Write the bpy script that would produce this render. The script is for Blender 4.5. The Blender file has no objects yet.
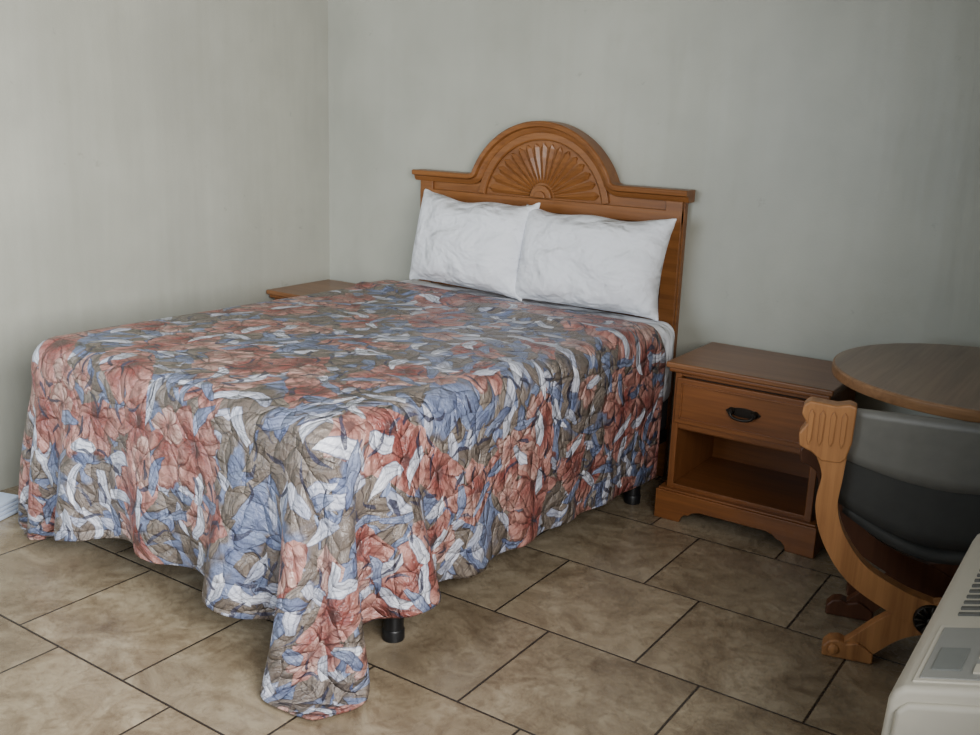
import bpy, bmesh, math, random
import numpy as np
from mathutils import Vector, Matrix
random.seed(4); rng=np.random.default_rng(7)
scn=bpy.context.scene
COL=scn.collection

# ------------------------------------------------------------------ node helpers
class NT:
    def __init__(s,name):
        s.mat=bpy.data.materials.new(name); s.mat.use_nodes=True
        s.t=s.mat.node_tree; s.t.nodes.clear()
        s.out=s.t.nodes.new('ShaderNodeOutputMaterial')
        s.b=s.t.nodes.new('ShaderNodeBsdfPrincipled')
        s.t.links.new(s.b.outputs[0],s.out.inputs[0])
    def set(s,inp,v):
        if v is None: return
        if isinstance(v,bpy.types.NodeSocket): s.t.links.new(v,inp)
        else:
            if isinstance(v,(tuple,list)) and len(v)==3 and inp.type=='RGBA': v=(*v,1)
            inp.default_value=v
    def n(s,typ,ins=None,**props):
        nd=s.t.nodes.new(typ)
        for k,v in props.items(): setattr(nd,k,v)
        for k,v in (ins or {}).items(): s.set(nd.inputs[k],v)
        return nd
    def m(s,op,a,b=None,c=None,clamp=False):
        nd=s.n('ShaderNodeMath',operation=op,use_clamp=clamp)
        for i,v in enumerate((a,b,c)): s.set(nd.inputs[i],v)
        return nd.outputs[0]
    def v(s,op,a,b=None,scale=None):
        nd=s.n('ShaderNodeVectorMath',operation=op)
        s.set(nd.inputs[0],a); s.set(nd.inputs[1],b)
        if scale is not None: s.set(nd.inputs['Scale'],scale)
        return nd.outputs['Value'] if op in('LENGTH','DOT_PRODUCT') else nd.outputs[0]
    def xyz(s,v):
        nd=s.n('ShaderNodeSeparateXYZ',{0:v}); return nd.outputs
    def comb(s,x,y,z=0.): return s.n('ShaderNodeCombineXYZ',{0:x,1:y,2:z}).outputs[0]
    def mix(s,f,a,b,mode='MIX'):
        nd=s.n('ShaderNodeMix',data_type='RGBA',blend_type=mode)
        s.set(nd.inputs[0],f); s.set(nd.inputs[6],a); s.set(nd.inputs[7],b); return nd.outputs[2]
    def noise(s,v,scale,detail=3,rough=.5,dist=0):
        nd=s.n('ShaderNodeTexNoise',{'Vector':v,'Scale':scale,'Detail':detail,'Roughness':rough,'Distortion':dist}); return nd
    def ramp(s,f,stops):
        nd=s.n('ShaderNodeValToRGB',{0:f}); e=nd.color_ramp.elements
        while len(e)<len(stops): e.new(.5)
        for i,(p,c) in enumerate(stops):
            e[i].position=p; e[i].color=(*c,1) if len(c)==3 else c
        return nd.outputs[0]
    def sstep(s,x,a,b):
        nd=s.n('ShaderNodeMapRange',{0:x,1:a,2:b,3:0.,4:1.},interpolation_type='SMOOTHSTEP'); return nd.outputs[0]
    def bump(s,h,strength,dist=.01,normal=None):
        nd=s.n('ShaderNodeBump',{'Height':h,'Strength':strength,'Distance':dist})
        if normal is not None: s.set(nd.inputs['Normal'],normal)
        return nd.outputs[0]
    def fin(s,color,rough=.5,normal=None,spec=None,metal=None):
        s.set(s.b.inputs['Base Color'],color); s.set(s.b.inputs['Roughness'],rough)
        if normal is not None: s.set(s.b.inputs['Normal'],normal)
        if spec is not None: s.set(s.b.inputs['Specular IOR Level'],spec)
        if metal is not None: s.set(s.b.inputs['Metallic'],metal)
        return s.mat
def objco(t): return t.n('ShaderNodeTexCoord').outputs['Object']

def wood(name,c1,c2,axis=0,rough=.36,sc=1.0):
    t=NT(name); o=objco(t)
    s=[14.,14.,14.]; s[axis]=1.1
    v=t.v('MULTIPLY',o,tuple(x*sc for x in s))
    n1=t.noise(v,1.6,5,.6,.6).outputs[0]
    s2=[90.,90.,90.]; s2[axis]=3.
    n2=t.noise(t.v('MULTIPLY',o,tuple(x*sc for x in s2)),1.,3,.6).outputs[0]
    n3=t.noise(o,3.,2).outputs[0]
    f=t.m('ADD',t.m('MULTIPLY',n1,.6),t.m('MULTIPLY',n2,.4))
    c=t.ramp(f,[(.34,c2),(.62,c1)])
    c=t.mix(t.m('MULTIPLY',n3,.35),c,c2)
    return t.fin(c,rough,t.bump(n2,.12,.002),.4)

def plain(name,c,rough=.5,metal=0.,nscale=40,var=.1,bump=.05,spec=.5):
    t=NT(name); o=objco(t); n=t.noise(o,nscale,4).outputs[0]
    col=t.mix(n,tuple(x*(1-var) for x in c),tuple(min(1,x*(1+var)) for x in c))
    return t.fin(col,rough,t.bump(n,bump,.002),spec,metal)

M={}
M['hb']=wood('wood_headboard',(.285,.113,.032),(.15,.054,.016),0)
M['wx']=wood('wood_grain_x',(.265,.098,.029),(.14,.049,.015),0)
M['wy']=wood('wood_grain_y',(.245,.09,.027),(.13,.045,.014),1)
M['wz']=wood('wood_grain_z',(.255,.094,.029),(.14,.049,.015),2)
M['wtop']=wood('wood_top',(.27,.12,.048),(.165,.066,.026),0,.3)
M['dark']=plain('dark_recess',(.035,.016,.009),.6)
M['bronze']=plain('dark_bronze',(.03,.025,.02),.35,.8)
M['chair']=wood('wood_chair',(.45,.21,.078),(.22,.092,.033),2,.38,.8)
M['chaird']=wood('wood_dark_far_shade',(.12,.045,.02),(.07,.025,.012),2,.45)  # chair wood with shade painted in for the far frame; also dark table base
M['uph']=plain('vinyl_grey',(.15,.145,.128),.36,0,25,.2,.15)
M['seat']=plain('vinyl_black',(.045,.044,.04),.6,0,25,.2,.15,.3)
M['ttop']=wood('laminate_table',(.31,.21,.145),(.165,.105,.07),1,.28,.9)
M['trim']=wood('table_rim',(.36,.19,.09),(.16,.08,.035),0,.4)
M['black']=plain('black_metal',(.012,.012,.013),.4,.3)
M['mat']=plain('mattress_fabric',(.55,.56,.58),.9)
M['box']=plain('boxspring_fabric',(.03,.03,.033),.9)
M['cream']=plain('cream_plastic',(.60,.56,.47),.4,0,30,.04,.02)
M['panel']=plain('control_grey',(.30,.30,.28),.35,0,30,.05,.02)
M['disp']=plain('display_grey',(.20,.21,.20),.3,0,30,.05,.02)
M['slot']=plain('slot_dark',(.12,.12,.11),.6)
M['towel']=plain('towel_blue',(.60,.70,.88),.95,0,200,.1,.5)
M['ceil']=plain('ceiling_paint',(.42,.41,.38),.9)
M['alu']=plain('window_frame_metal',(.3,.3,.3),.4,.6)

# white linen
t=NT('white_linen'); o=objco(t)
n=t.noise(t.v('MULTIPLY',o,(1.,1.4,1.)),5.,3,.45,.4).outputs[0]; n2=t.noise(o,350.,2).outputs[0]; n3=t.noise(o,16.,2,.5,1.0).outputs[0]
b1=t.bump(n3,.35,.025,t.bump(n,.9,.08)); b2=t.bump(n2,.1,.001,b1)
M['linen']=t.fin((.76,.77,.81),.85,b2,.2)

# wall paint
def wallmat(name,c):
    t=NT(name); o=t.n('ShaderNodeNewGeometry').outputs['Position']
    n=t.noise(o,1.2,4,.6).outputs[0]; n2=t.noise(o,130.,3).outputs[0]; n3=t.noise(o,11.,5,.7).outputs[0]; n4=t.noise(o,3.5,6,.7,.8).outputs[0]
    c2=tuple(x*.82 for x in c)
    col=t.mix(t.sstep(n,.3,.7),c2,c)
    col=t.mix(t.m('MULTIPLY',t.sstep(n4,.50,.70),.20),col,(c[0]*.74,c[1]*.72,c[2]*.68))
    sp=t.sstep(n3,.65,.72)
    col=t.mix(t.m('MULTIPLY',sp,.35),col,tuple(x*.5 for x in c))
    b=t.bump(n2,.15,.003,t.bump(t.noise(t.v('MULTIPLY',o,(4.,4.,.5)),1.,3).outputs[0],.3,.04))
    return t.fin(col,.40,b,.42)
M['wall']=wallmat('wall_paint',(.44,.44,.38))

# floor tiles
t=NT('floor_tile'); o=t.n('ShaderNodeNewGeometry').outputs['Position']; X=t.xyz(o)
tw,tl=.4486,.4665
ky=t.m('DIVIDE',t.m('SUBTRACT',X[1],-1.4279),tw); k=t.m('FLOOR',ky); fy=t.m('SUBTRACT',ky,k)
ux=t.m('DIVIDE',t.m('ADD',t.m('ADD',X[0],.058),t.m('MULTIPLY',k,.190)),tl); ku=t.m('FLOOR',ux); fx=t.m('SUBTRACT',ux,ku)
ex=t.m('MULTIPLY',t.m('MINIMUM',fx,t.m('SUBTRACT',1.,fx)),tl)
ey=t.m('MULTIPLY',t.m('MINIMUM',fy,t.m('SUBTRACT',1.,fy)),tw)
e=t.m('MINIMUM',ex,ey)
wob=t.noise(o,30.,2).outputs[0]
g=t.sstep(t.m('ADD',e,t.m('MULTIPLY',wob,.0015)),.0027,.005)
wn=t.n('ShaderNodeTexWhiteNoise',{'Vector':t.comb(k,ku,0.)},noise_dimensions='3D')
rv=t.v('SCALE',wn.outputs['Color'],scale=20.)
pv=t.v('ADD',o,rv)
na=t.noise(pv,5.,7,.68,1.4).outputs[0]; nb=t.noise(pv,28.,5,.7,.5).outputs[0]; nc=t.noise(pv,2.2,3,.5,.8).outputs[0]
col=t.ramp(na,[(.30,(.14,.10,.063)),(.5,(.28,.217,.143)),(.70,(.43,.355,.25))])
col=t.mix(t.m('MULTIPLY',t.sstep(nb,.45,.68),.55),col,(.14,.095,.056))
col=t.mix(t.m('MULTIPLY',t.sstep(nc,.45,.7),.35),col,(.37,.305,.215))
col=t.mix(1.,col,t.mix(wn.outputs['Value'],(.84,.84,.84),(1.1,1.1,1.08)),'MULTIPLY')
col=t.mix(g,(.034,.026,.02),col)
ro=t.m('ADD',t.m('MULTIPLY',nb,.26),.14)
bb=t.bump(g,.8,.003,t.bump(na,.25,.006))
M['floor']=t.fin(col,ro,bb,.5)

# bedspread
t=NT('bedspread_floral'); uv=t.n('ShaderNodeTexCoord').outputs['UV']
wn_=t.noise(uv,3.5,3,.55); warp=t.v('SUBTRACT',wn_.outputs['Color'],(.5,.5,.5))
w2=t.v('SUBTRACT',t.noise(uv,18.,2,.5).outputs['Color'],(.5,.5,.5))
p0=t.v('ADD',t.v('ADD',uv,t.v('SCALE',warp,scale=.12)),t.v('SCALE',w2,scale=.020))
big=t.noise(p0,4.0,3,.5,.5).outputs[0]
med=t.noise(t.v('ADD',p0,(3.,7.,0.)),12.,3,.6,1.5).outputs[0]
taupe=t.mix(med,(.075,.058,.05),(.21,.17,.143)); blue=t.mix(med,(.07,.088,.17),(.24,.285,.43))
col=t.mix(t.sstep(big,.51,.57),taupe,blue)
SC=1.28
def cells(scale,off):
    p=t.v('ADD',t.v('SCALE',p0,scale=scale*SC),(off,off*1.7,0.))
    vo=t.n('ShaderNodeTexVoronoi',{'Vector':p,'Scale':1.,'Randomness':1.},voronoi_dimensions='2D')
    d=t.v('SUBTRACT',p,vo.outputs['Position']); D=t.xyz(d); c=t.n('ShaderNodeSeparateColor',{0:vo.outputs['Color']}).outputs
    return D,c
def leaf(scale,off,A,B,presence,ca,cb,vein,curv=.3,op=1.):
    global col
    D,c=cells(scale,off); a=t.m('MULTIPLY',c[0],6.283)
    ca_,sa=t.m('COSINE',a),t.m('SINE',a)
    x=t.m('ADD',t.m('MULTIPLY',D[0],ca_),t.m('MULTIPLY',D[1],sa))
    y=t.m('SUBTRACT',t.m('MULTIPLY',D[1],ca_),t.m('MULTIPLY',D[0],sa))
    y=t.m('ADD',y,t.m('MULTIPLY',t.m('MULTIPLY',x,x),curv))
    xa=t.m('DIVIDE',x,A); ya=t.m('DIVIDE',y,B)
    e=t.m('ADD',t.m('MULTIPLY',xa,xa),t.m('ABSOLUTE',ya))
    mask=t.m('MULTIPLY',t.m('MULTIPLY',t.sstep(e,1.03,.94),t.m('GREATER_THAN',c[1],1-presence)),op)
    cc=t.mix(t.m('ADD',t.m('MULTIPLY',xa,.5),.5,clamp=True),ca,cb)
    st=t.m('SINE',t.m('ADD',t.m('MULTIPLY',ya,9.),t.m('ADD',t.m('MULTIPLY',xa,4.),t.m('MULTIPLY',med,6.))))
    cc=t.mix(t.m('MULTIPLY',t.sstep(st,.4,.95),.45),cc,vein)
    cc=t.mix(t.m('MULTIPLY',t.sstep(t.m('ABSOLUTE',t.m('SUBTRACT',e,.97)),.12,.03),.85),cc,vein)
    col=t.mix(mask,col,cc)
def flower(scale,off,R,presence,ca,cb,vein,np_=5):
    global col
    D,c=cells(scale,off)
    r=t.m('SQRT',t.m('ADD',t.m('MULTIPLY',D[0],D[0]),t.m('MULTIPLY',D[1],D[1])))
    th=t.m('ADD',t.m('ARCTAN2',D[1],D[0]),t.m('MULTIPLY',c[0],6.28))
    pet=t.m('ABSOLUTE',t.m('COSINE',t.m('MULTIPLY',th,np_/2)))
    RR=t.m('ADD',R*.5,t.m('MULTIPLY',t.m('POWER',pet,.6),R*.5))
    RR=t.m('MULTIPLY',RR,t.m('ADD',.6,t.m('MULTIPLY',med,.8)))
    q=t.m('DIVIDE',r,RR)
    mask=t.m('MULTIPLY',t.sstep(q,1.04,.96),t.m('GREATER_THAN',c[1],1-presence))
    cc=t.mix(t.sstep(t.m('ADD',q,t.m('MULTIPLY',t.m('SUBTRACT',med,.5),1.6)),.1,1.),ca,cb)
    st=t.m('SINE',t.m('ADD',t.m('MULTIPLY',th,np_*3.),t.m('MULTIPLY',med,10.)))
    cc=t.mix(t.m('MULTIPLY',t.sstep(st,.3,.95),.5),cc,vein)
    cc=t.mix(t.m('MULTIPLY',t.sstep(pet,.22,.05),.9),cc,vein)
    cc=t.mix(t.m('MULTIPLY',t.sstep(t.m('ABSOLUTE',t.m('SUBTRACT',q,.97)),.09,.02),.8),cc,vein)
    cc=t.mix(t.m('MULTIPLY',t.sstep(r,R*.2,R*.1),.7),cc,(.07,.04,.04))
    col=t.mix(mask,col,cc)
leaf(9.,3.3,.75,.30,.72,(.24,.29,.43),(.08,.10,.20),(.022,.025,.055))
leaf(8.,11.1,.8,.28,.7,(.10,.08,.067),(.25,.205,.17),(.03,.024,.026))
leaf(8.5,23.7,.7,.22,.5,(.62,.62,.69),(.30,.33,.45),(.065,.07,.125))
leaf(8.7,61.3,.8,.22,.40,(.125,.1,.084),(.27,.22,.187),(.03,.024,.026),-.4)
flower(4.5,5.5,.80,.54,(.23,.065,.056),(.48,.245,.205),(.10,.03,.028),5)
flower(7.2,15.5,.66,.18,(.32,.145,.12),(.56,.36,.31),(.13,.048,.042),4)
leaf(7.5,31.3,.8,.18,.34,(.76,.76,.82),(.43,.455,.56),(.085,.09,.15),.35)
leaf(12.,41.9,.7,.09,.40,(.018,.018,.036),(.065,.065,.11),(.01,.01,.022),.6,.9)
leaf(7.5,52.,.75,.17,.26,(.10,.125,.235),(.28,.32,.45),(.022,.022,.048),-.3)
# quilting
qv=t.n('ShaderNodeTexVoronoi',{'Vector':t.v('ADD',uv,t.v('SCALE',warp,scale=.12)),'Scale':14.,'Randomness':.8},voronoi_dimensions='2D',feature='DISTANCE_TO_EDGE').outputs[0]
qh=t.m('POWER',t.m('MULTIPLY',qv,2.2,clamp=True),.55)
wr=t.noise(p0,26.,4,.6,.8).outputs[0]
hh=t.m('ADD',t.m('MULTIPLY',qh,.85),t.m('MULTIPLY',wr,1.2))
M['spread']=t.fin(col,.34,t.bump(hh,1.,.016),.6)

# ------------------------------------------------------------------ mesh helpers
def empty(name,loc=(0,0,0),rot=0):
    e=bpy.data.objects.new(name,None); COL.objects.link(e); e.location=loc; e.rotation_euler[2]=rot; return e
def mk(name,verts,faces,mat,parent=None,smooth=False,bev=0,seg=2):
    me=bpy.data.meshes.new(name); me.from_pydata([tuple(map(float,v)) for v in verts],[],faces); me.update()
    bm=bmesh.new(); bm.from_mesh(me); bmesh.ops.recalc_face_normals(bm,faces=bm.faces); bm.to_mesh(me); bm.free()
    ob=bpy.data.objects.new(name,me); COL.objects.link(ob)
    me.materials.append(M[mat] if isinstance(mat,str) else mat)
    if parent: ob.parent=parent
    if smooth or bev: me.polygons.foreach_set('use_smooth',[True]*len(me.polygons))
    if bev:
        b=ob.modifiers.new('bev','BEVEL'); b.width=bev; b.segments=seg; b.limit_method='ANGLE'; b.angle_limit=.6; b.harden_normals=True
    return ob
def box(name,x0,x1,y0,y1,z0,z1,mat,parent=None,bev=.003,seg=2):
    v=[(x,y,z) for x in(x0,x1) for y in(y0,y1) for z in(z0,z1)]
    f=[(0,1,3,2),(4,6,7,5),(0,4,5,1),(2,3,7,6),(0,2,6,4),(1,5,7,3)]
    return mk(name,v,f,mat,parent,bev=bev,seg=seg)
def prism(name,pts,d0,d1,mat,parent=None,plane='xz',bev=.003):
    n=len(pts)
    def P(a,b,d): return (a,d,b) if plane=='xz' else ((a,b,d) if plane=='xy' else (d,a,b))
    v=[P(a,b,d0) for a,b in pts]+[P(a,b,d1) for a,b in pts]
    f=[tuple(range(n)),tuple(range(n,2*n))[::-1]]+[(i,(i+1)%n,n+(i+1)%n,n+i) for i in range(n)]
    return mk(name,v,f,mat,parent,bev=bev)
def sweep(name,path,prof,mat,parent=None):
    P=np.array(path,float); T=np.gradient(P,axis=0); T/=np.linalg.norm(T,axis=1)[:,None]; N=np.stack([-T[:,1],T[:,0]],1)
    v=[];m=len(prof)
    for i in range(len(P)):
        for a,y in prof: v.append((P[i,0]+N[i,0]*a,y,P[i,1]+N[i,1]*a))
    f=[(i*m+j,i*m+(j+1)%m,(i+1)*m+(j+1)%m,(i+1)*m+j) for i in range(len(P)-1) for j in range(m)]
    f+=[tuple(range(m)),tuple(range((len(P)-1)*m,len(P)*m))]
    return mk(name,v,f,mat,parent,bev=.002)
def lathe(name,prof,mat,parent=None,seg=48,loc=(0,0,0),axis='z'):
    v=[];m=len(prof)
    for i in range(seg):
        a=2*math.pi*i/seg
        for r,z in prof:
            p=(r*math.cos(a),r*math.sin(a),z)
            if axis=='y': p=(p[0],-p[2],p[1])
            v.append((p[0]+loc[0],p[1]+loc[1],p[2]+loc[2]))
    f=[(i*m+j,((i+1)%seg)*m+j,((i+1)%seg)*m+j+1,i*m+j+1) for i in range(seg) for j in range(m-1)]
    f+=[tuple(i*m for i in range(seg)),tuple(i*m+m-1 for i in range(seg))]
    return mk(name,v,f,mat,parent,bev=.0015)

# ------------------------------------------------------------------ room
XL,XR,YB,YF,H=-2.065,1.68,0.0,-4.7,2.5
box('floor',XL-.1,XR+.1,YF-.1,YB+.1,-.1,0,'floor',bev=0)
box('ceiling',XL-.1,XR+.1,YF-.1,YB+.1,H,H+.1,'ceil',bev=0)
box('wall_back',XL-.1,XR+.1,YB,YB+.1,0,H,'wall',bev=0)
box('wall_left',XL-.1,XL,YF,YB,0,H,'wall',bev=0)
def holed(wname,wn,horiz,a0,a1,b0,b1,z0,z1,c0,c1):
    e=empty(wname)
    def bx(n,p,q,r,s):
        if horiz: box(n,p,q,c0,c1,r,s,'wall',e,0)
        else: box(n,c0,c1,p,q,r,s,'wall',e,0)
    bx(wname+'_a',a0,b0,0,H); bx(wname+'_b',b1,a1,0,H); bx(wname+'_below',b0,b1,0,z0); bx(wname+'_above',b0,b1,z1,H)
    wi=empty(wn); m=(b0+b1)/2; cm=(c0+c1)/2
    for nm,a in (('frame_1',(b0,b0+.04,z0,z1)),('frame_2',(b1-.04,b1,z0,z1)),('frame_bottom',(b0,b1,z0,z0+.04)),('frame_top',(b0,b1,z1-.04,z1)),('mullion',(m-.02,m+.02,z0,z1))):
        if horiz: box(nm,a[0],a[1],cm-.02,cm+.02,a[2],a[3],'alu',wi)
        else: box(nm,cm-.02,cm+.02,a[0],a[1],a[2],a[3],'alu',wi)
WX0,WX1,WZ0,WZ1=-1.85,-.25,.75,2.15
holed('wall_front','window_1',True,XL-.1,XR+.1,WX0,WX1,WZ0,WZ1,YF-.1,YF)
RY0,RY1,RZ0,RZ1=-4.0,-2.3,.85,2.2
holed('wall_right','window_2',False,YF,YB,RY0,RY1,RZ0,RZ1,XR,XR+.1)

# ------------------------------------------------------------------ bed (stands slightly skewed to the wall)
BX0,BX1,BY0,BY1=-1.460,-.085,-.085,-1.940
ZT=.680
TH=math.radians(-3.0)
BM=Matrix.Translation((-.775,-.09-.040,0))@Matrix.Rotation(TH,4,'Z')@Matrix.Translation((.775,.09,0))
bed=empty('bed'); bed.matrix_world=BM
def rbox(name,x0,x1,y0,y1,z0,z1,r,mat,parent):
    return box(name,x0,x1,y0,y1,z0,z1,mat,parent,bev=r,seg=5)
rbox('mattress',BX0,BX1,BY1,BY0,.43,ZT,.05,'mat',bed)
rbox('box_spring',BX0+.01,BX1-.01,BY1+.01,BY0,.25,.43,.02,'box',bed)
box('frame_rail_right',BX1-.05,BX1-.01,BY1+.06,BY0,.20,.25,'black',bed)
box('frame_rail_left',BX0+.01,BX0+.05,BY1+.06,BY0,.20,.25,'black',bed)
for i,yy in enumerate((-.30,-1.0,-1.66)):
    box('frame_cross_%d'%i,BX0+.02,BX1-.02,yy-.02,yy+.02,.20,.235,'black',bed)
    for j,xx in enumerate((BX1-.030,-.765,BX0+.035)):
        if i==1 and j!=1: continue
        lathe('leg_%d_%d'%(i,j),[(.029,.02),(.029,.21)],'black',bed,20,(xx,yy,0))
        lathe('leg_glide_%d_%d'%(i,j),[(.032,0),(.032,.03),(.029,.035)],'black',bed,20,(xx,yy,0))
sh=rbox('fitted_sheet',BX0-.008,BX1+.008,-.75,BY0+.004,.36,ZT+.010,.055,'linen',bed)

# ------------------------------------------------------------------ headboard
hb=empty('headboard')
HC=-.797; HW=.650; RR=.355; RZ=1.402-RR
def hpath(zs,R,hw):
    pts=[]
    a0=math.asin((zs+.03-RZ)/R); xj=R*math.cos(a0)
    pts+=[(-hw,zs),(-hw*.85,zs),(-xj-.05,zs)]
    for i in range(1,6):
        s=i/6; pts.append((-xj-.05+.05*math.sin(s*math.pi/2)*.98,zs+.03*(1-math.cos(s*math.pi/2))))
    for i in range(0,41):
        a=math.pi-a0-(math.pi-2*a0)*i/40; pts.append((R*math.cos(a),RZ+R*math.sin(a)))
    pts+=[(-x,z) for x,z in pts[:8][::-1]]
    return [(x+HC,z) for x,z in pts]
pt=hpath(1.15,RR,HW)
poly=pt+[(HC+HW,.25),(HC-HW,.25)]
prism('panel',poly[::-1],-.045,-.015,'hb',hb)
capp=hpath(1.165,RR,HW+.022)
sweep('cornice',capp,[(-.03,-.03),(-.03,-.062),(-.02,-.07),(-.008,-.074),(-.004,-.09),(.012,-.094),(.018,-.088),(.018,-.01),(-.03,-.01)],'hb',hb)
def arc(R,z0,n=41,cz=RZ):
    a0=math.asin((z0-cz)/R); return [(HC+R*math.cos(math.pi-a0-(math.pi-2*a0)*i/(n-1)),cz+R*math.sin(math.pi-a0-(math.pi-2*a0)*i/(n-1))) for i in range(n)]
sweep('arch_band',arc(.300,1.10),[(-.006,-.04),(-.006,-.054),(0,-.060),(.027,-.060),(.029,-.04)],'hb',hb)
box('rail',HC-HW+.005,HC+HW-.005,-.062,-.04,1.045,1.10,'hb',hb)
box('rail_bead',HC-HW+.06,HC+HW-.06,-.056,-.04,1.028,1.04,'hb',hb)
box('stile_left',HC-HW+.005,HC-HW+.075,-.0615,-.04,.25,1.15,'hb',hb)
box('stile_right',HC+HW-.075,HC+HW-.005,-.0615,-.04,.25,1.15,'hb',hb)
box('leg_left',HC-HW+.0,HC-HW+.08,-.045,-.015,0,.26,'hb',hb)
box('leg_right',HC+HW-.08,HC+HW,-.045,-.015,0,.26,'hb',hb)
FZ=1.105
def ray_len(a):
    dz=FZ-RZ; R=.288; b=dz*math.sin(a); return -b+math.sqrt(b*b-dz*dz+R*R)
prism('sunburst_ground',[(HC+ray_len(math.pi*i/40)*math.cos(math.pi*i/40),FZ+ray_len(math.pi*i/40)*math.sin(math.pi*i/40)) for i in range(41)],-.047,-.044,'hb',hb,bev=0)
nr=17
for i in range(nr):
    a=math.pi*(i+.5)/nr; w=math.pi/nr*.43
    L=ray_len(a)-.006; r0=.062
    v=[]
    for rr,ww,yy in ((r0,w,-.048),(L*.75,w,-.05),(L*.93,w*.9,-.05),(L,w*.2,-.048)):
        for s,dy in ((-1,0),(0,-.010),(1,0)):
            v.append((HC+rr*math.cos(a+s*ww),yy+dy,FZ+rr*math.sin(a+s*ww)))
    f=[]
    for k in range(3):
        for s in range(2): f.append((k*3+s,k*3+s+1,k*3+s+4,k*3+s+3))
    mk('ray_%02d'%i,v,f,'hb',hb)
half=[(HC+.052*math.cos(math.pi*i/16),FZ+.052*math.sin(math.pi*i/16)) for i in range(17)]
prism('sunburst_hub',half,-.066,-.044,'hb',hb)
half=[(HC+.028*math.cos(math.pi*i/16),FZ+.028*math.sin(math.pi*i/16)) for i in range(17)]
prism('sunburst_hub_inner',half,-.076,-.06,'hb',hb)

# ------------------------------------------------------------------ nightstand
def nightstand(x0,w):
    d=.427; h=.6
    e=empty('nightstand',(x0,-.02,0))
    B=lambda n,a,b,c,dd,z0,z1,m,bev=.003:box(n,a,b,c,dd,z0,z1,m,e,bev)
    B('top',0,w,-d,0,.578,h,'wtop',.006)
    B('top_moulding',.010,w-.010,-d+.010,0,.562,.579,'wx',.006)
    B('side_left',.03,.05,-d+.03,0,.05,.563,'wz'); B('side_right',w-.05,w-.03,-d+.03,0,.05,.563,'wz')
    B('back_panel',.05,w-.05,-.012,-.002,.1,.56,'wx')
    B('rail_under_top',.05,w-.05,-d+.03,-d+.05,.548,.563,'wx')
    B('rail_mid',.05,w-.05,-d+.03,-d+.05,.352,.372,'wx')
    B('drawer_box',.06,w-.06,-d+.045,-.03,.375,.545,'dark')
    B('drawer_front',.042,w-.042,-d+.014,-d+.032,.374,.545,'wx',.004)
    for nm,a in (('bead_top',(.062,w-.062,.520,.527)),('bead_bottom',(.062,w-.062,.392,.399)),('bead_left',(.062,.069,.392,.527)),('bead_right',(w-.069,w-.062,.392,.527))):
        B('drawer_'+nm,a[0],a[1],-d+.009,-d+.016,a[2],a[3],'wx',.002)
    B('dust_panel',.05,w-.05,-d+.04,-.012,.345,.353,'wx')
    B('shelf',.05,w-.05,-d+.03,-.012,.115,.135,'wx')
    B('face_stile_left',.03,.055,-d+.026,-d+.034,.115,.56,'wz'); B('face_stile_right',w-.055,w-.03,-d+.026,-d+.034,.115,.56,'wz')
    def skirt(L):
        p=[(0,0),(0,.112),(L,.112),(L,0),(L-.10,0)]
        s=[(.105,.018),(.118,.032),(.135,.036),(.150,.048),(.175,.055)]
        return p+[(L-a,b) for a,b in s]+[(a,b) for a,b in s[::-1]]+[(.10,0)]
    prism('skirt_front',skirt(w),-d+.0,-d+.02,'wx',e)
    prism('skirt_left',[(-a,b) for a,b in skirt(d-.02)],0,.02,'wy',e,'yz')
    prism('skirt_right',[(-a,b) for a,b in skirt(d-.02)],w-.02,w,'wy',e,'yz')
    B('skirt_cap',.006,w-.006,-d+.006,0,.111,.120,'wx',.004)
    cx=w/2; z=.462; y=-d+.013
    def ell(rx,rz,n=28,fl=.0): return [(cx+rx*math.cos(2*math.pi*i/n)*(1+fl*math.cos(4*math.pi*i/n)),z+rz*math.sin(2*math.pi*i/n)) for i in range(n)]
    prism('pull_plate',ell(.056,.017,28,.12),y-.006,y,'bronze',e,bev=.001)
    for s in (-1,1): lathe('pull_post_%d'%(s+1),[(.014,0),(.014,.008),(.008,.014),(.008,.02),(.010,.022)],'bronze',e,16,(cx+s*.042,y,z),'y')
    cu=bpy.data.curves.new('pull_bail','CURVE'); cu.dimensions='3D'; cu.bevel_depth=.0055; sp=cu.splines.new('POLY'); n=13; sp.points.add(n-1)
    for i in range(n):
        a=math.pi*i/(n-1); sp.points[i].co=(cx-.042*math.cos(a),y-.019-.004*math.sin(a),z-.022*math.sin(a)**.7,1)
    ob=bpy.data.objects.new('pull_bail',cu); COL.objects.link(ob); cu.materials.append(M['bronze']); ob.parent=e
    return e
nightstand(0.0,.6)
nightstand(-2.055,.52)

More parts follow.
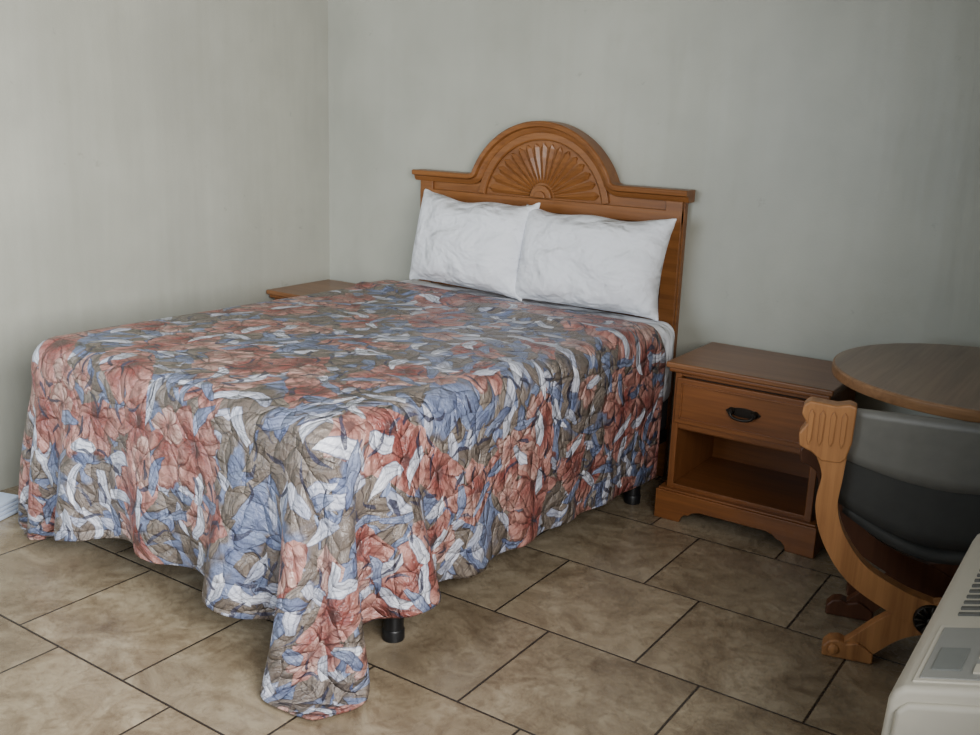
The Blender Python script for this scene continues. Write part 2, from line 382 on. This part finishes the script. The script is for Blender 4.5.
# ------------------------------------------------------------------ PBD cloth
def groups(ny,nx):
    g=[]
    idx=np.arange(ny*nx).reshape(ny,nx)
    def add(a,b,k): g.append((a.ravel(),b.ravel(),k))
    for s,k in ((1,1.),(2,.25),(5,.06)):
        for par in (0,1):
            i=np.array([q for q in range(nx-s) if (q//s)%2==par]); 
            if len(i): add(idx[:,i],idx[:,i+s],k)
            i=np.array([q for q in range(ny-s) if (q//s)%2==par])
            if len(i): add(idx[i,:],idx[i+s,:],k)
    for par in (0,1):
        i=np.arange(par,ny-1,2)
        add(idx[i][:,:-1],idx[i+1][:,1:],.6); add(idx[i+1][:,:-1],idx[i][:,1:],.6)
    return g
def simulate(P,g,steps,iters,collide,dt=1/60.,grav=(0,0,-9.8),damp=.97,force=None,post=None,rest=None):
    if rest is None: rest=[np.linalg.norm(P[a]-P[b],axis=1) for a,b,k in g]
    V=np.zeros_like(P); G=np.array(grav)
    for st in range(steps):
        V+=dt*G
        if force is not None: V+=dt*force(P,st)
        V*=damp
        Q=P+dt*V
        for it in range(iters):
            for (a,b,k),L in zip(g,rest):
                d=Q[b]-Q[a]; l=np.sqrt((d*d).sum(1))+1e-9
                c=(.5*k*(l-L)/l)[:,None]*d
                Q[a]+=c; Q[b]-=c
            if post is not None: post(Q)
            if it%3==2 or it==iters-1: collide(Q,P)
        V=(Q-P)/dt; 
        sp=np.linalg.norm(V,axis=1)[:,None]; V*=np.minimum(1,3.0/(sp+1e-9))
        P=Q
    return P
def boxcol(Q,P0,lo,hi,r,mu=.6):
    c=(lo+hi)/2; hh=(hi-lo)/2-r
    d=Q-c; q=np.abs(d)-hh; o=np.maximum(q,0); lo_=np.linalg.norm(o,axis=1)
    dist=lo_+np.minimum(q.max(1),0)-r
    m=dist<0
    if not m.any(): return
    qm=q[m]; dm=d[m]; om=o[m]; sg=np.sign(dm)
    out=lo_[m]>1e-9
    nrm=np.zeros_like(dm)
    nrm[out]=om[out]/lo_[m][out][:,None]*sg[out]
    ii=np.where(~out)[0]
    if len(ii): ax=qm[ii].argmax(1); nrm[ii,ax]=sg[ii,ax]
    Qm=Q[m]-nrm*dist[m][:,None]
    mv=Qm-P0[m]; tn=mv-(mv*nrm).sum(1)[:,None]*nrm
    Q[m]=Qm-mu*tn
nx,ny=101,95
OV=.510; OVF=.455
xs=np.linspace(BX0-OV,BX1+OV,nx); tt=np.linspace(0,1,ny)
hs=np.clip((xs-(BX1-.14))/.2,0,1); head=-.262+.12*hs*hs*(3-2*hs)
Y=head[None,:]*(1-tt[:,None])+(BY1-OVF)*tt[:,None]
Xg=np.repeat(xs[None,:],ny,0)
uvx,uvy=Xg.copy(),Y.copy()
# side drops get a little shorter towards the foot
S=np.clip((BY1+.62-Y)/.62,0,1); S=S*S*(3-2*S)
u=Xg-BX1; Xg=np.where(u>0,BX1+u*(1-.17*S),Xg)
u=BX0-Xg; Xg=np.where(u>0,BX0-u*(1-.24*S),Xg)
for sx,bx,kk,asy,sc_ in ((1,BX1,.20,.35,.83),(-1,BX0,.50,0.,.76)):
    u=(Xg-bx)*sx; v=BY1-Y; mk_=(u>0)&(v>0); rho=np.sqrt(u*u+v*v); rm=math.hypot(OV*sc_,OVF)
    ang=(u-v)/(rho+1e-9)
    k_=np.where(mk_,1-kk*(1+asy*ang)*(rho/rm)**2.5*np.clip(2*u*v/(rho*rho+1e-9),0,1)**.8,1)
    Xg=np.where(mk_,bx+sx*u*k_,Xg); Y=np.where(mk_,BY1-v*k_,Y)
Z=np.full_like(Xg,ZT+.03)
P=np.stack([Xg,Y,Z],2).reshape(-1,3)+rng.normal(0,.001,(nx*ny,3))
lo=np.array([BX0-.016,BY1-.016,.2]); hi=np.array([BX1+.016,BY0+.3,ZT+.016])
A3=np.array(BM)[:3,:3]; T3=np.array(BM)[:3,3]
def coll(Q,P0):
    boxcol(Q,P0,lo,hi,.065,.5)
    W=Q@A3.T+T3; W0=P0@A3.T+T3
    for a,b in ((-.012,.612),(-2.07,-1.527)):
        boxcol(W,W0,np.array([a,-.462,-1.]),np.array([b,.1,.612]),.01,.1)
    m=W[:,2]<.012; W[m,2]=.012; W[m,:2]-=.6*(W[m,:2]-W0[m,:2])
    W[:,0]=np.maximum(W[:,0],XL+.02)
    Q[:]=(W-T3)@A3
g=groups(ny,nx)
P=simulate(P,g,230,14,coll)
yr=-.47-.06*np.clip((P[:,0]-BX0)/(BX1-BX0),0,1)
top=np.clip((P[:,2]-(ZT-.05))/.05,0,1)
P[:,2]+=top*(.014*np.exp(-((P[:,1]-yr)/.03)**2)+.010*(P[:,1]>yr))
P=P@A3.T+T3
me=bpy.data.meshes.new('bedspread'); 
idx=np.arange(nx*ny).reshape(ny,nx)
faces=np.stack([idx[:-1,:-1],idx[1:,:-1],idx[1:,1:],idx[:-1,1:]],2).reshape(-1,4)
me.from_pydata(P.tolist(),[],faces.tolist()); me.update()
ul=me.uv_layers.new(name='UVMap'); li=np.zeros(len(me.loops),int); me.loops.foreach_get('vertex_index',li)
uvv=np.stack([uvx.ravel()[li],uvy.ravel()[li]],1).ravel(); ul.data.foreach_set('uv',uvv)
me.polygons.foreach_set('use_smooth',[True]*len(me.polygons)); me.materials.append(M['spread'])
bs=bpy.data.objects.new('bedspread',me); COL.objects.link(bs)
so=bs.modifiers.new('s','SOLIDIFY'); so.thickness=.008; so.offset=0
sb=bs.modifiers.new('sub','SUBSURF'); sb.levels=1; sb.render_levels=1

# ------------------------------------------------------------------ pillows (inflated)
def pillow(cx,w,hgt,seed,tilt=-.28,roll=0.,ry=0.):
    r=np.random.default_rng(seed); mx,my=51,37
    X,Yp=np.meshgrid(np.linspace(-w/2,w/2,mx),np.linspace(-hgt/2,hgt/2,my))
    A=np.stack([X,Yp,np.full_like(X,.004)],2); Bk=A.copy(); Bk[...,2]*=-1
    P=np.concatenate([A.reshape(-1,3),Bk.reshape(-1,3)])+r.normal(0,.002,(2*mx*my,3))
    P_init=P.copy()
    N=mx*my; g1=groups(my,mx); g=[(np.concatenate([a,a+N]),np.concatenate([b,b+N]),k if k>.5 else k*.1) for a,b,k in g1]
    id2=np.arange(N).reshape(my,mx); bd=np.unique(np.concatenate([id2[0],id2[-1],id2[:,0],id2[:,-1]]))
    def post(Q):
        m=(Q[bd]+Q[bd+N])/2; Q[bd]=m; Q[bd+N]=m
    def force(P,st):
        F=np.zeros_like(P)
        for o,s in ((0,1),(N,-1)):
            G=P[o:o+N].reshape(my,mx,3); dx=np.gradient(G,axis=1); dy=np.gradient(G,axis=0); n=np.cross(dx,dy)
            n/=np.linalg.norm(n,axis=2)[...,None]+1e-9; F[o:o+N]=(s*n*30.).reshape(-1,3)
        return F
    ox=(2*X/w).ravel(); oy=(2*Yp/hgt).ravel(); ox=np.concatenate([ox,ox]); oy=np.concatenate([oy,oy])
    L0=.012+.128*((1-ox**2)*(1-oy**2)).clip(0)**.42*(1-.15*oy)
    L0*=1+.10*np.sin(3.1*ox+seed)*np.cos(2.3*oy-seed)+.06*np.sin(7*ox+3*oy+seed)
    def c(Q,P0):
        Q[:,2]=np.clip(Q[:,2],-np.minimum(L0*.62,.07),L0)
    P=simulate(P,g,90,10,c,grav=(0,0,0),damp=.9,force=force,post=post)
    P-=P.mean(0); I=P_init-P_init.mean(0)
    Uu,S_,Vt=np.linalg.svd(P[:,:2].T@I[:,:2]); Rr=(Uu@Vt)
    P[:,:2]=P[:,:2]@Rr
    f=[]
    for o,s in ((0,1),(N,-1)):
        q=id2+o; fa=np.stack([q[:-1,:-1],q[:-1,1:],q[1:,1:],q[1:,:-1]],2).reshape(-1,4)
        if s<0: fa=fa[:,::-1]
        f+=fa.tolist()
    yy=P[:,1]/(hgt/2); xx=P[:,0]/(w/2)
    P[:,1]-=np.clip(yy,0,1)*.018*(1-xx**2)*(1+.5*np.sin(5*xx+seed))
    P[:,0]-=.014*np.sign(xx)*np.abs(xx)*(1-np.clip(yy,-1,1)**2)
    me=bpy.data.meshes.new('pillow')
    me.from_pydata(P.tolist(),[],f)
    bm=bmesh.new(); bm.from_mesh(me); bmesh.ops.remove_doubles(bm,verts=bm.verts,dist=.0008); bmesh.ops.recalc_face_normals(bm,faces=bm.faces); bm.to_mesh(me); bm.free()
    me.polygons.foreach_set('use_smooth',[True]*len(me.polygons)); me.materials.append(M['linen'])
    ob=bpy.data.objects.new('pillow',me); COL.objects.link(ob)
    sb=ob.modifiers.new('sub','SUBSURF'); sb.levels=1; sb.render_levels=1
    RM=Matrix.Rotation(ry,3,'Z')@Matrix.Rotation(math.pi/2+tilt,3,'X')@Matrix.Rotation(roll,3,'Z')
    RN=np.array(RM); W=P@RN.T
    z0=W[:,2].min(); y1=W[:,1].max()
    ob.rotation_euler=RM.to_euler(); ob.location=(cx,-.125-y1,ZT+.013-z0)
    return ob
pillow(-1.030,.55,.368,3,-.20,-.03,-.04)
pillow(-.455,.60,.352,5,-.20,-.01,.03)

# ------------------------------------------------------------------ table
tb=empty('round_table',(1.045,-.53,0))
TR=.425
lathe('top',[(TR-.006,.722),(TR-.006,.7495)],'ttop',tb,96)
lathe('rim',[(TR-.02,.716),(TR-.002,.716),(TR,.72),(TR,.744),(TR-.003,.748),(TR-.007,.748)],'trim',tb,96)
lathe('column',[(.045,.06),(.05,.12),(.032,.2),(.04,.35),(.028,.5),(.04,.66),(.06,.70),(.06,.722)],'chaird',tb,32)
for i in range(4):
    a=math.pi/2*i+.35
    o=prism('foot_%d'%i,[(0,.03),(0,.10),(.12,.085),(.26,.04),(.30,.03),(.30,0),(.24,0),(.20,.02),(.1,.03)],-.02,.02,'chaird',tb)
    o.rotation_euler[2]=a

# ------------------------------------------------------------------ savonarola armchair
cyaw=math.radians(14)
Rd=np.array([math.cos(cyaw),math.sin(cyaw),0.]); foot=np.array([.856,-1.035,0.]); cen=foot+Rd*.215
ch=empty('savonarola_armchair',tuple(cen),cyaw)
def ribbon(name,pts,wid,y0,y1,mat,sx=1):
    P=np.array(pts,float)
    T=np.linspace(0,len(P)-1,len(P)*7)
    def cr(A):
        A=np.array(A,float); o=[]
        for t_ in T:
            i=min(int(t_),len(A)-2); u=t_-i
            a=A[max(i-1,0)];b=A[i];c=A[i+1];d=A[min(i+2,len(A)-1)]
            o.append(.5*((2*b)+(-a+c)*u+(2*a-5*b+4*c-d)*u*u+(-a+3*b-3*c+d)*u**3))
        return np.array(o)
    C=cr(P); W=cr(wid); D=np.gradient(C,axis=0); D/=np.linalg.norm(D,axis=1)[:,None]; N=np.stack([-D[:,1],D[:,0]],1)
    L=C+N*W[:,None]/2; Rr=C-N*W[:,None]/2; v=[]
    for l,r in zip(L,Rr):
        for q,y in ((l,y0),(l,y1),(r,y1),(r,y0)): v.append((q[0]*sx,y,max(q[1],0.)))
    n=len(L); f=[(i*4+j,i*4+(j+1)%4,(i+1)*4+(j+1)%4,(i+1)*4+j) for i in range(n-1) for j in range(4)]+[(0,1,2,3),((n-1)*4,(n-1)*4+1,(n-1)*4+2,(n-1)*4+3)]
    return mk(name,v,f,mat,ch,bev=.006)
def frame(tag,y0,y1,mat,top,carve=False):
    for s,n in ((1,'l'),(-1,'r')):
        zt=top
        pts=[(-.305,zt-.13),(-.295,zt-.20),(-.300,.44),(-.270,.35),(-.20,.26),(-.09,.20),(0.01,.165),(.09,.12),(.16,.05),(.19,.01)]
        wid=[.085,.055,.058,.062,.068,.075,.085,.075,.072,.085]
        ribbon('%s_leg_%s'%(tag,n),pts,wid,y0+(.0 if s==1 else .004),y1-(.0 if s==1 else .004),mat,s)
        b=[(-.385,zt-.01),(-.37,zt+.004),(-.30,zt-.002),(-.27,zt+.006),(-.25,zt),(-.252,zt-.10),(-.262,zt-.145),(-.275,zt-.16),(-.325,zt-.16),(-.35,zt-.14),(-.385,zt-.125),(-.39,zt-.09),(-.372,zt-.06),(-.388,zt-.035)]
        prism('%s_arm_block_%s'%(tag,n),[((x-.004)*s,z) for x,z in b],y0-.006,y1+.006,mat,ch,bev=.006)
        ff=[(.13,0),(.13,.03),(.15,.045),(.175,.058),(.205,.048),(.225,.056),(.25,.05),(.266,.03),(.266,0)]
        prism('%s_foot_%s'%(tag,n),[(-x*s,z) for x,z in ff],y0-.004,y1+.004,mat,ch,bev=.006)
        if carve:
            for j in range(4):
                xx=-.366+.028*j; 
                prism('carved_flute_%s_%d'%(n,j),[((xx+a)*s,zt+b_) for a,b_ in ((-.007,-.03),(0,-.016),(.007,-.03),(.006,-.10),(0,-.118),(-.006,-.10))],y0-.011,y0-.004,mat,ch,bev=.002)
            lathe('carved_scroll_%s'%n,[(.016,0),(.014,.006),(.006,.009)],mat,ch,18,(-.235*s,y0-.003,.027),'y')
frame('near',-.02,.025,'chair',.73,True)
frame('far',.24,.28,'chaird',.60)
lathe('rosette_disc',[(.046,-.02),(.046,.0),(.042,.006)],'bronze',ch,28,(0,-.022,.165),'y')
for i in range(12):
    a=2*math.pi*i/12
    bm=bmesh.new(); bmesh.ops.create_icosphere(bm,subdivisions=2,radius=1)
    m_=bpy.data.meshes.new('petal'); bm.transform(Matrix.Translation((.028*math.cos(a),-.03,.165+.028*math.sin(a)))@Matrix.Rotation(-a,4,'Y')@Matrix.Diagonal((.016,.006,.006,1))); bm.to_mesh(m_); bm.free()
    m_.materials.append(M['bronze']); o=bpy.data.objects.new('rosette_petal_%d'%i,m_); COL.objects.link(o); o.parent=ch
lathe('rosette_centre',[(.014,0),(.013,.008),(.006,.012)],'bronze',ch,16,(0,-.028,.165),'y')
def sheet(name,fn,nu,nv,mat,th):
    v=[fn(i/(nu-1),j/(nv-1)) for j in range(nv) for i in range(nu)]
    f=[(j*nu+i,j*nu+i+1,(j+1)*nu+i+1,(j+1)*nu+i) for j in range(nv-1) for i in range(nu-1)]
    o=mk(name,v,f,mat,ch,smooth=True); s=o.modifiers.new('s','SOLIDIFY'); s.thickness=th; s.offset=0; return o
sheet('back_panel',lambda u,w:(-.272+.544*u,.004,.722-w*(.145+.05*math.sin(math.pi*u))),17,7,'uph',.006)
sheet('seat_sling',lambda u,w:(-.25+.50*u,.02+.23*w,.43-.10*math.sin(math.pi*u)),17,6,'seat',.03)
sheet('back_lower',lambda u,w:(-.28+.56*u,.016,.60-.05*math.sin(math.pi*u)-w*(.15+.04*math.sin(math.pi*u))),17,6,'seat',.006)
for s in(-1,1): box('arm_rail_%d'%(s+1),s*.325-.03,s*.325+.03,.02,.26,.585,.61,'chair',ch,.006)

# ------------------------------------------------------------------ wall air conditioner
ac=empty('air_conditioner')
ax0,ay0,ay1=1.166,-2.06,-1.22; zt=.534
prof=[(XR-.001,.12),(XR-.001,.65),(1.56,.65),(1.52,.645),(ax0+.02,zt+.004),(ax0+.004,zt-.01),(ax0-.004,zt-.03),(ax0-.012,.30),(ax0-.01,.14),(ax0+.01,.12)]
o=prism('housing',prof,ay0,ay1,'cream',ac,bev=.018)
o.modifiers['bev'].segments=4
prism('end_cap',[(XR-.002,.125),(XR-.002,.63),(1.54,.625),(ax0+.03,zt-.02),(ax0+.012,zt-.04),(ax0+.004,.30),(ax0+.006,.15),(ax0+.02,.125)],ay0-.012,ay0+.01,'cream',ac,bev=.01)
sl=math.atan2(.645-(zt+.004),1.52-(ax0+.02))
top=empty('top_parts',(ax0+.02,0,zt+.004)); top.parent=ac; top.rotation_euler=(0,-sl,0)
box('control_bezel',.008,.185,ay0+.02,ay0+.26,-.002,.003,'cream',top,.003)
box('control_door',.018,.175,ay0+.03,ay0+.245,.001,.005,'panel',top,.003)
box('control_display',.032,.08,ay0+.06,ay0+.15,.004,.007,'disp',top,.001)
for i in range(3): box('control_key_%d'%i,.10,.12,ay0+.05+.06*i,ay0+.085+.06*i,.004,.008,'cream',top,.001)
for i in range(16): box('vent_slat_%d'%i,.03,.30,ay0+.31+.030*i,ay0+.322+.030*i,-.003,.004,'slot',top,.001)
box('sleeve',ax0+.15,XR-.001,ay0+.05,ay1-.05,.0,.125,'cream',ac)

# ------------------------------------------------------------------ folded towel on the floor at left
tw_=empty('folded_towel',(-1.895,-1.97,0),.3)
for i in range(4):
    box('fold_%d'%i,-.10+.004*i,.10-.003*i,-.09,.09,.001+.014*i,.015+.014*i,'towel',tw_,.005,3)

# ------------------------------------------------------------------ light
w=bpy.data.worlds.new('world'); scn.world=w; w.use_nodes=True; nt=w.node_tree
bgn=nt.nodes['Background']; sky=nt.nodes.new('ShaderNodeTexSky'); sky.sky_type='NISHITA'; sky.sun_disc=False; sky.sun_elevation=.7; sky.sun_rotation=2.
nt.links.new(sky.outputs[0],bgn.inputs[0]); bgn.inputs[1].default_value=.2
def area(name,loc,tgt,sx,sy,p,c,spread=180):
    l=bpy.data.lights.new(name,'AREA'); l.shape='RECTANGLE'; l.size=sx; l.size_y=sy; l.energy=p; l.color=c; l.spread=math.radians(spread)
    o=bpy.data.objects.new(name,l); COL.objects.link(o); o.location=loc
    o.rotation_euler=(Vector(tgt)-Vector(loc)).to_track_quat('-Z','Y').to_euler(); return o
area('window_light_front',((WX0+WX1)/2,YF+.01,(WZ0+WZ1)/2),((WX0+WX1)/2-.6,0,(WZ0+WZ1)/2-.3),WX1-WX0-.1,WZ1-WZ0-.1,30,(.78,.89,1.),110)
area('window_light_side',(XR-.03,(RY0+RY1)/2,(RZ0+RZ1)/2),(-2,(RY0+RY1)/2+1.1,(RZ0+RZ1)/2-.35),RY1-RY0-.1,RZ1-RZ0-.1,84,(.99,.985,.96),110)

# ------------------------------------------------------------------ camera
yaw,pit,rol=.5921,.2527,.0344
F=Vector((-math.sin(yaw)*math.cos(pit),math.cos(yaw)*math.cos(pit),-math.sin(pit)))
R=Vector((math.cos(yaw),math.sin(yaw),0)); U=R.cross(F)
R2=R*math.cos(rol)+U*math.sin(rol); U2=-R*math.sin(rol)+U*math.cos(rol)
cam=bpy.data.cameras.new('camera'); co=bpy.data.objects.new('camera',cam); COL.objects.link(co)
cam.sensor_fit='HORIZONTAL'; cam.sensor_width=36; cam.lens=36*1000/980.; cam.clip_start=.02
m=Matrix.Identity(4)
for i in range(3): m[i][0]=R2[i]; m[i][1]=U2[i]; m[i][2]=-F[i]
m[0][3],m[1][3],m[2][3]=1.4313,-3.7116,1.4597
co.matrix_world=m; scn.camera=co
